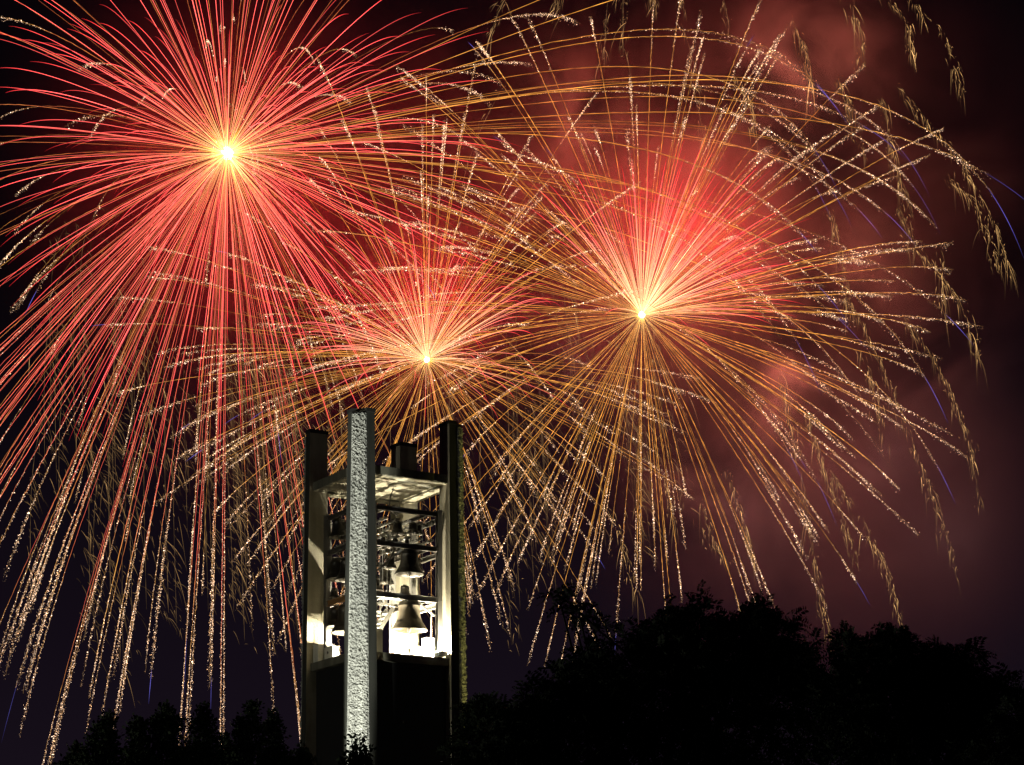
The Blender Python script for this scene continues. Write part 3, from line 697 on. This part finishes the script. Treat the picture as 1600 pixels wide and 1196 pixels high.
STR = [[(1325, -10), (1352, 60), (1350, 115)], [(1380, -10), (1420, 40), (1430, 105)], [(1425, 0), (1475, 50), (1500, 100), (1512, 160)],
       [(1405, 140), (1450, 190), (1490, 240), (1525, 290), (1560, 360), (1586, 438)], [(1490, 285), (1530, 320), (1555, 390), (1568, 432)],
       [(1380, 150), (1400, 250), (1425, 330), (1431, 395)], [(1405, 325), (1440, 390), (1480, 440), (1512, 490), (1536, 575)], [(1468, 400), (1474, 440), (1476, 490)],
       [(1325, 465), (1365, 540), (1395, 600), (1422, 680), (1442, 725), (1468, 790), (1497, 900)], [(1415, 500), (1460, 560), (1490, 620), (1520, 700), (1534, 800)],
       [(1222, 585), (1240, 680), (1255, 760), (1272, 860), (1300, 1005)], [(1262, 640), (1290, 730), (1318, 800), (1342, 880)], [(1300, 740), (1350, 810), (1385, 880), (1412, 985)],
       [(1100, 780), (1118, 850), (1150, 890)], [(1140, 740), (1162, 820), (1190, 900)], [(1300, 330), (1322, 420), (1330, 500)], [(1345, 545), (1372, 620), (1380, 700)], [(1240, 30), (1265, 90), (1272, 150)],
       [(1150, 120), (1178, 170), (1185, 230)], [(1310, 120), (1345, 190), (1352, 250)], [(1025, 690), (1042, 760), (1060, 830)], [(955, 800), (980, 860), (992, 935)]]
wr = empty("willow_firework", at(1380, 480, YB+10)); tag(wr, "gold willow strings curving down along the right side of the sky", "firework", "falling willow fireworks")
wo = np.array(at(1380, 480, YB+10))
for cv in STR:
    for rp_ in range(2):
        dy_ = rs.uniform(-8, 30); pts = np.array([at(x+rs.normal()*3*rp_*2, y+rs.normal()*4*rp_, YB+dy_) for x, y in cv]) - wo
        L_ = np.r_[0, np.cumsum(np.linalg.norm(np.diff(pts, axis=0), axis=1))]; q = np.linspace(0, L_[-1], 60)
        P = np.stack([np.interp(q, L_, pts[:, c]) for c in range(3)], -1)
        for _ in range(10): P[1:-1] = (P[:-2]+2*P[1:-1]+P[2:])/4
        m_ = int(L_[-1]*rs.uniform(3.2, 4.8)/(1+rp_)); tt = rs.uniform(0, 1, m_); gap = .5+.5*np.sin(tt*rs.uniform(5, 25)+rs.uniform(0, 6))
        tt = tt[rs.random(m_) < .45+.6*gap]; m_ = len(tt); ii = np.clip((tt*59).astype(int), 0, 58); fz = (tt*59-ii)[:, None]
        tv = np.gradient(P, axis=0); tv /= np.linalg.norm(tv, axis=1, keepdims=True)
        p0 = P[ii]*(1-fz)+P[ii+1]*fz + rs.normal(size=(m_, 3))*.22 - tv[ii]*rs.uniform(0, 1.2, (m_, 1))
        p0[:, 0] -= rs.exponential(.35, m_)
        vel = tv[ii]*rs.uniform(.2, 2.2, (m_, 1)) + rs.normal(size=(m_, 3))*.55
        dur = np.clip(rs.lognormal(-.75, .5, m_), .15, 1.5); s_t = np.linspace(0, 1, 6)[None]*dur[:, None]
        H = p0[:, None, :] + vel[:, None, :]*s_t[..., None]; H[..., 2] -= .5*5.0*s_t**2
        lv = rs.lognormal(-.1, .6, m_)*np.interp(tt, [0, .12, .85, 1], [.5, 1, 1, .5])
        c = np.array([.66, .38, .14])[None, None]*lv[:, None, None]*np.interp(np.linspace(0, 1, 6), [0, .3, 1], [.5, 1.1, .3])[None, :, None]
        rr = np.tile(np.interp(np.linspace(0, 1, 6), [0, .4, 1], [.020, .035, .010]), (m_, 1))
        spark_mesh("spark_string", [tube_arrays(H, rr, c)], wr)
willow("willow_firework", "thin gold willow strings hanging from the top edge of the sky", at(980, -110, YB+20), rs, 26, 60, 520,
       lambda d: abs(d[2]) < .7, 1.0, 1.2, 2.6, 60, wind=.02, bright=1.0)
willow("willow_firework", "fine gold willow rain falling left of the bell tower", at(290, 430, YB+15), rs, 64, 100, 330,
       lambda d: d[2] < .5 and abs(d[0]) > .15, 1.1, 1.6, 6.2, 90, wind=.03, bright=.55, hair=1.2, hw=2.0, fluff=3.0)
willow("willow_firework", "fine gold willow rain falling between the bell tower and the big tree", at(840, 480, YB+15), rs, 30, 60, 330,
       lambda d: d[2] < .6, 1.1, 1.4, 5.4, 90, wind=.06, bright=.6, hair=1.2, hw=1.7, fluff=3.0)

# ------------------------------------------------------------------ smoke round the fireworks
m = MB(); x0, x1, y0, y1, z0, z1 = -125, 130, 408, 472, 20, 225
m.box(x0, x1, y0, y1, z0, z1)
sm = bpy.data.materials.new("firework_smoke"); sm.use_nodes = True; n = sm.node_tree; n.nodes.clear()
out = n.nodes.new("ShaderNodeOutputMaterial"); pv = n.nodes.new("ShaderNodeVolumeScatter")
pv.inputs["Color"].default_value = (.9, .88, .9, 1)
geo = n.nodes.new("ShaderNodeTexCoord"); nz = n.nodes.new("ShaderNodeTexNoise"); nz.inputs["Scale"].default_value = .040; nz.inputs["Detail"].default_value = 5.0; nz.inputs["Roughness"].default_value = .55
nz.inputs["Distortion"].default_value = .9
n.links.new(geo.outputs["Object"], nz.inputs["Vector"])
def math_(op, a, b=None, c=None):
    x = n.nodes.new("ShaderNodeMath"); x.operation = op
    for i, v in enumerate((a, b, c)):
        if v is None: continue
        if isinstance(v, (int, float)): x.inputs[i].default_value = v
        else: n.links.new(v, x.inputs[i])
    return x.outputs[0]
def blob(px, py, dy, r, wgt):
    d = n.nodes.new("ShaderNodeVectorMath"); d.operation = 'DISTANCE'; n.links.new(geo.outputs["Object"], d.inputs[0]); d.inputs[1].default_value = at(px, py, YB+dy)
    mr = n.nodes.new("ShaderNodeMapRange"); mr.interpolation_type = 'SMOOTHSTEP'; n.links.new(d.outputs["Value"], mr.inputs[0])
    mr.inputs[1].default_value = r*PXM; mr.inputs[2].default_value = 0; mr.inputs[3].default_value = 0; mr.inputs[4].default_value = wgt
    return mr.outputs[0]
cloud = math_('MULTIPLY', math_('SUBTRACT', nz.outputs["Fac"], .48), 8.0)
cloud = math_('MAXIMUM', cloud, 0.0)
env = None
for b_ in [(1150, 380, 10, 620, 1.0), (900, 300, 12, 420, .6), (1200, 800, 12, 480, .55), (500, 420, 5, 560, .28), (1250, 560, 14, 260, .5)]:
    v_ = blob(*b_); env = v_ if env is None else math_('ADD', env, v_)
base = math_('MULTIPLY', env, math_('ADD', math_('MULTIPLY', cloud, .8), .08))
for b_ in [(862, 150, 14, 100, 5), (1215, 590, 18, 100, 5.5), (1195, 665, 18, 85, 4), (1275, 90, 18, 190, 3.2), (1180, 250, 20, 180, 1.6), (1400, 540, 20, 130, 2.6), (1340, 380, 18, 170, 2.0), (1300, 700, 20, 180, 1.3), (1000, 180, 18, 200, 1.2)]:
    base = math_('ADD', base, math_('MULTIPLY', blob(*b_), cloud))
for b_ in [(1070, 380, 8, 260, 1.5), (675, 480, 8, 210, 1.1), (355, 290, 12, 430, .30), (1400, 820, 10, 380, .55)]: base = math_('ADD', base, blob(*b_))
dens = math_('MULTIPLY', base, .0070)
n.links.new(dens, pv.inputs["Density"]); n.links.new(pv.outputs[0], out.inputs["Volume"])
tag(m.build("smoke", sm), "drifting firework smoke lit red behind and around the bursts", kind="stuff")
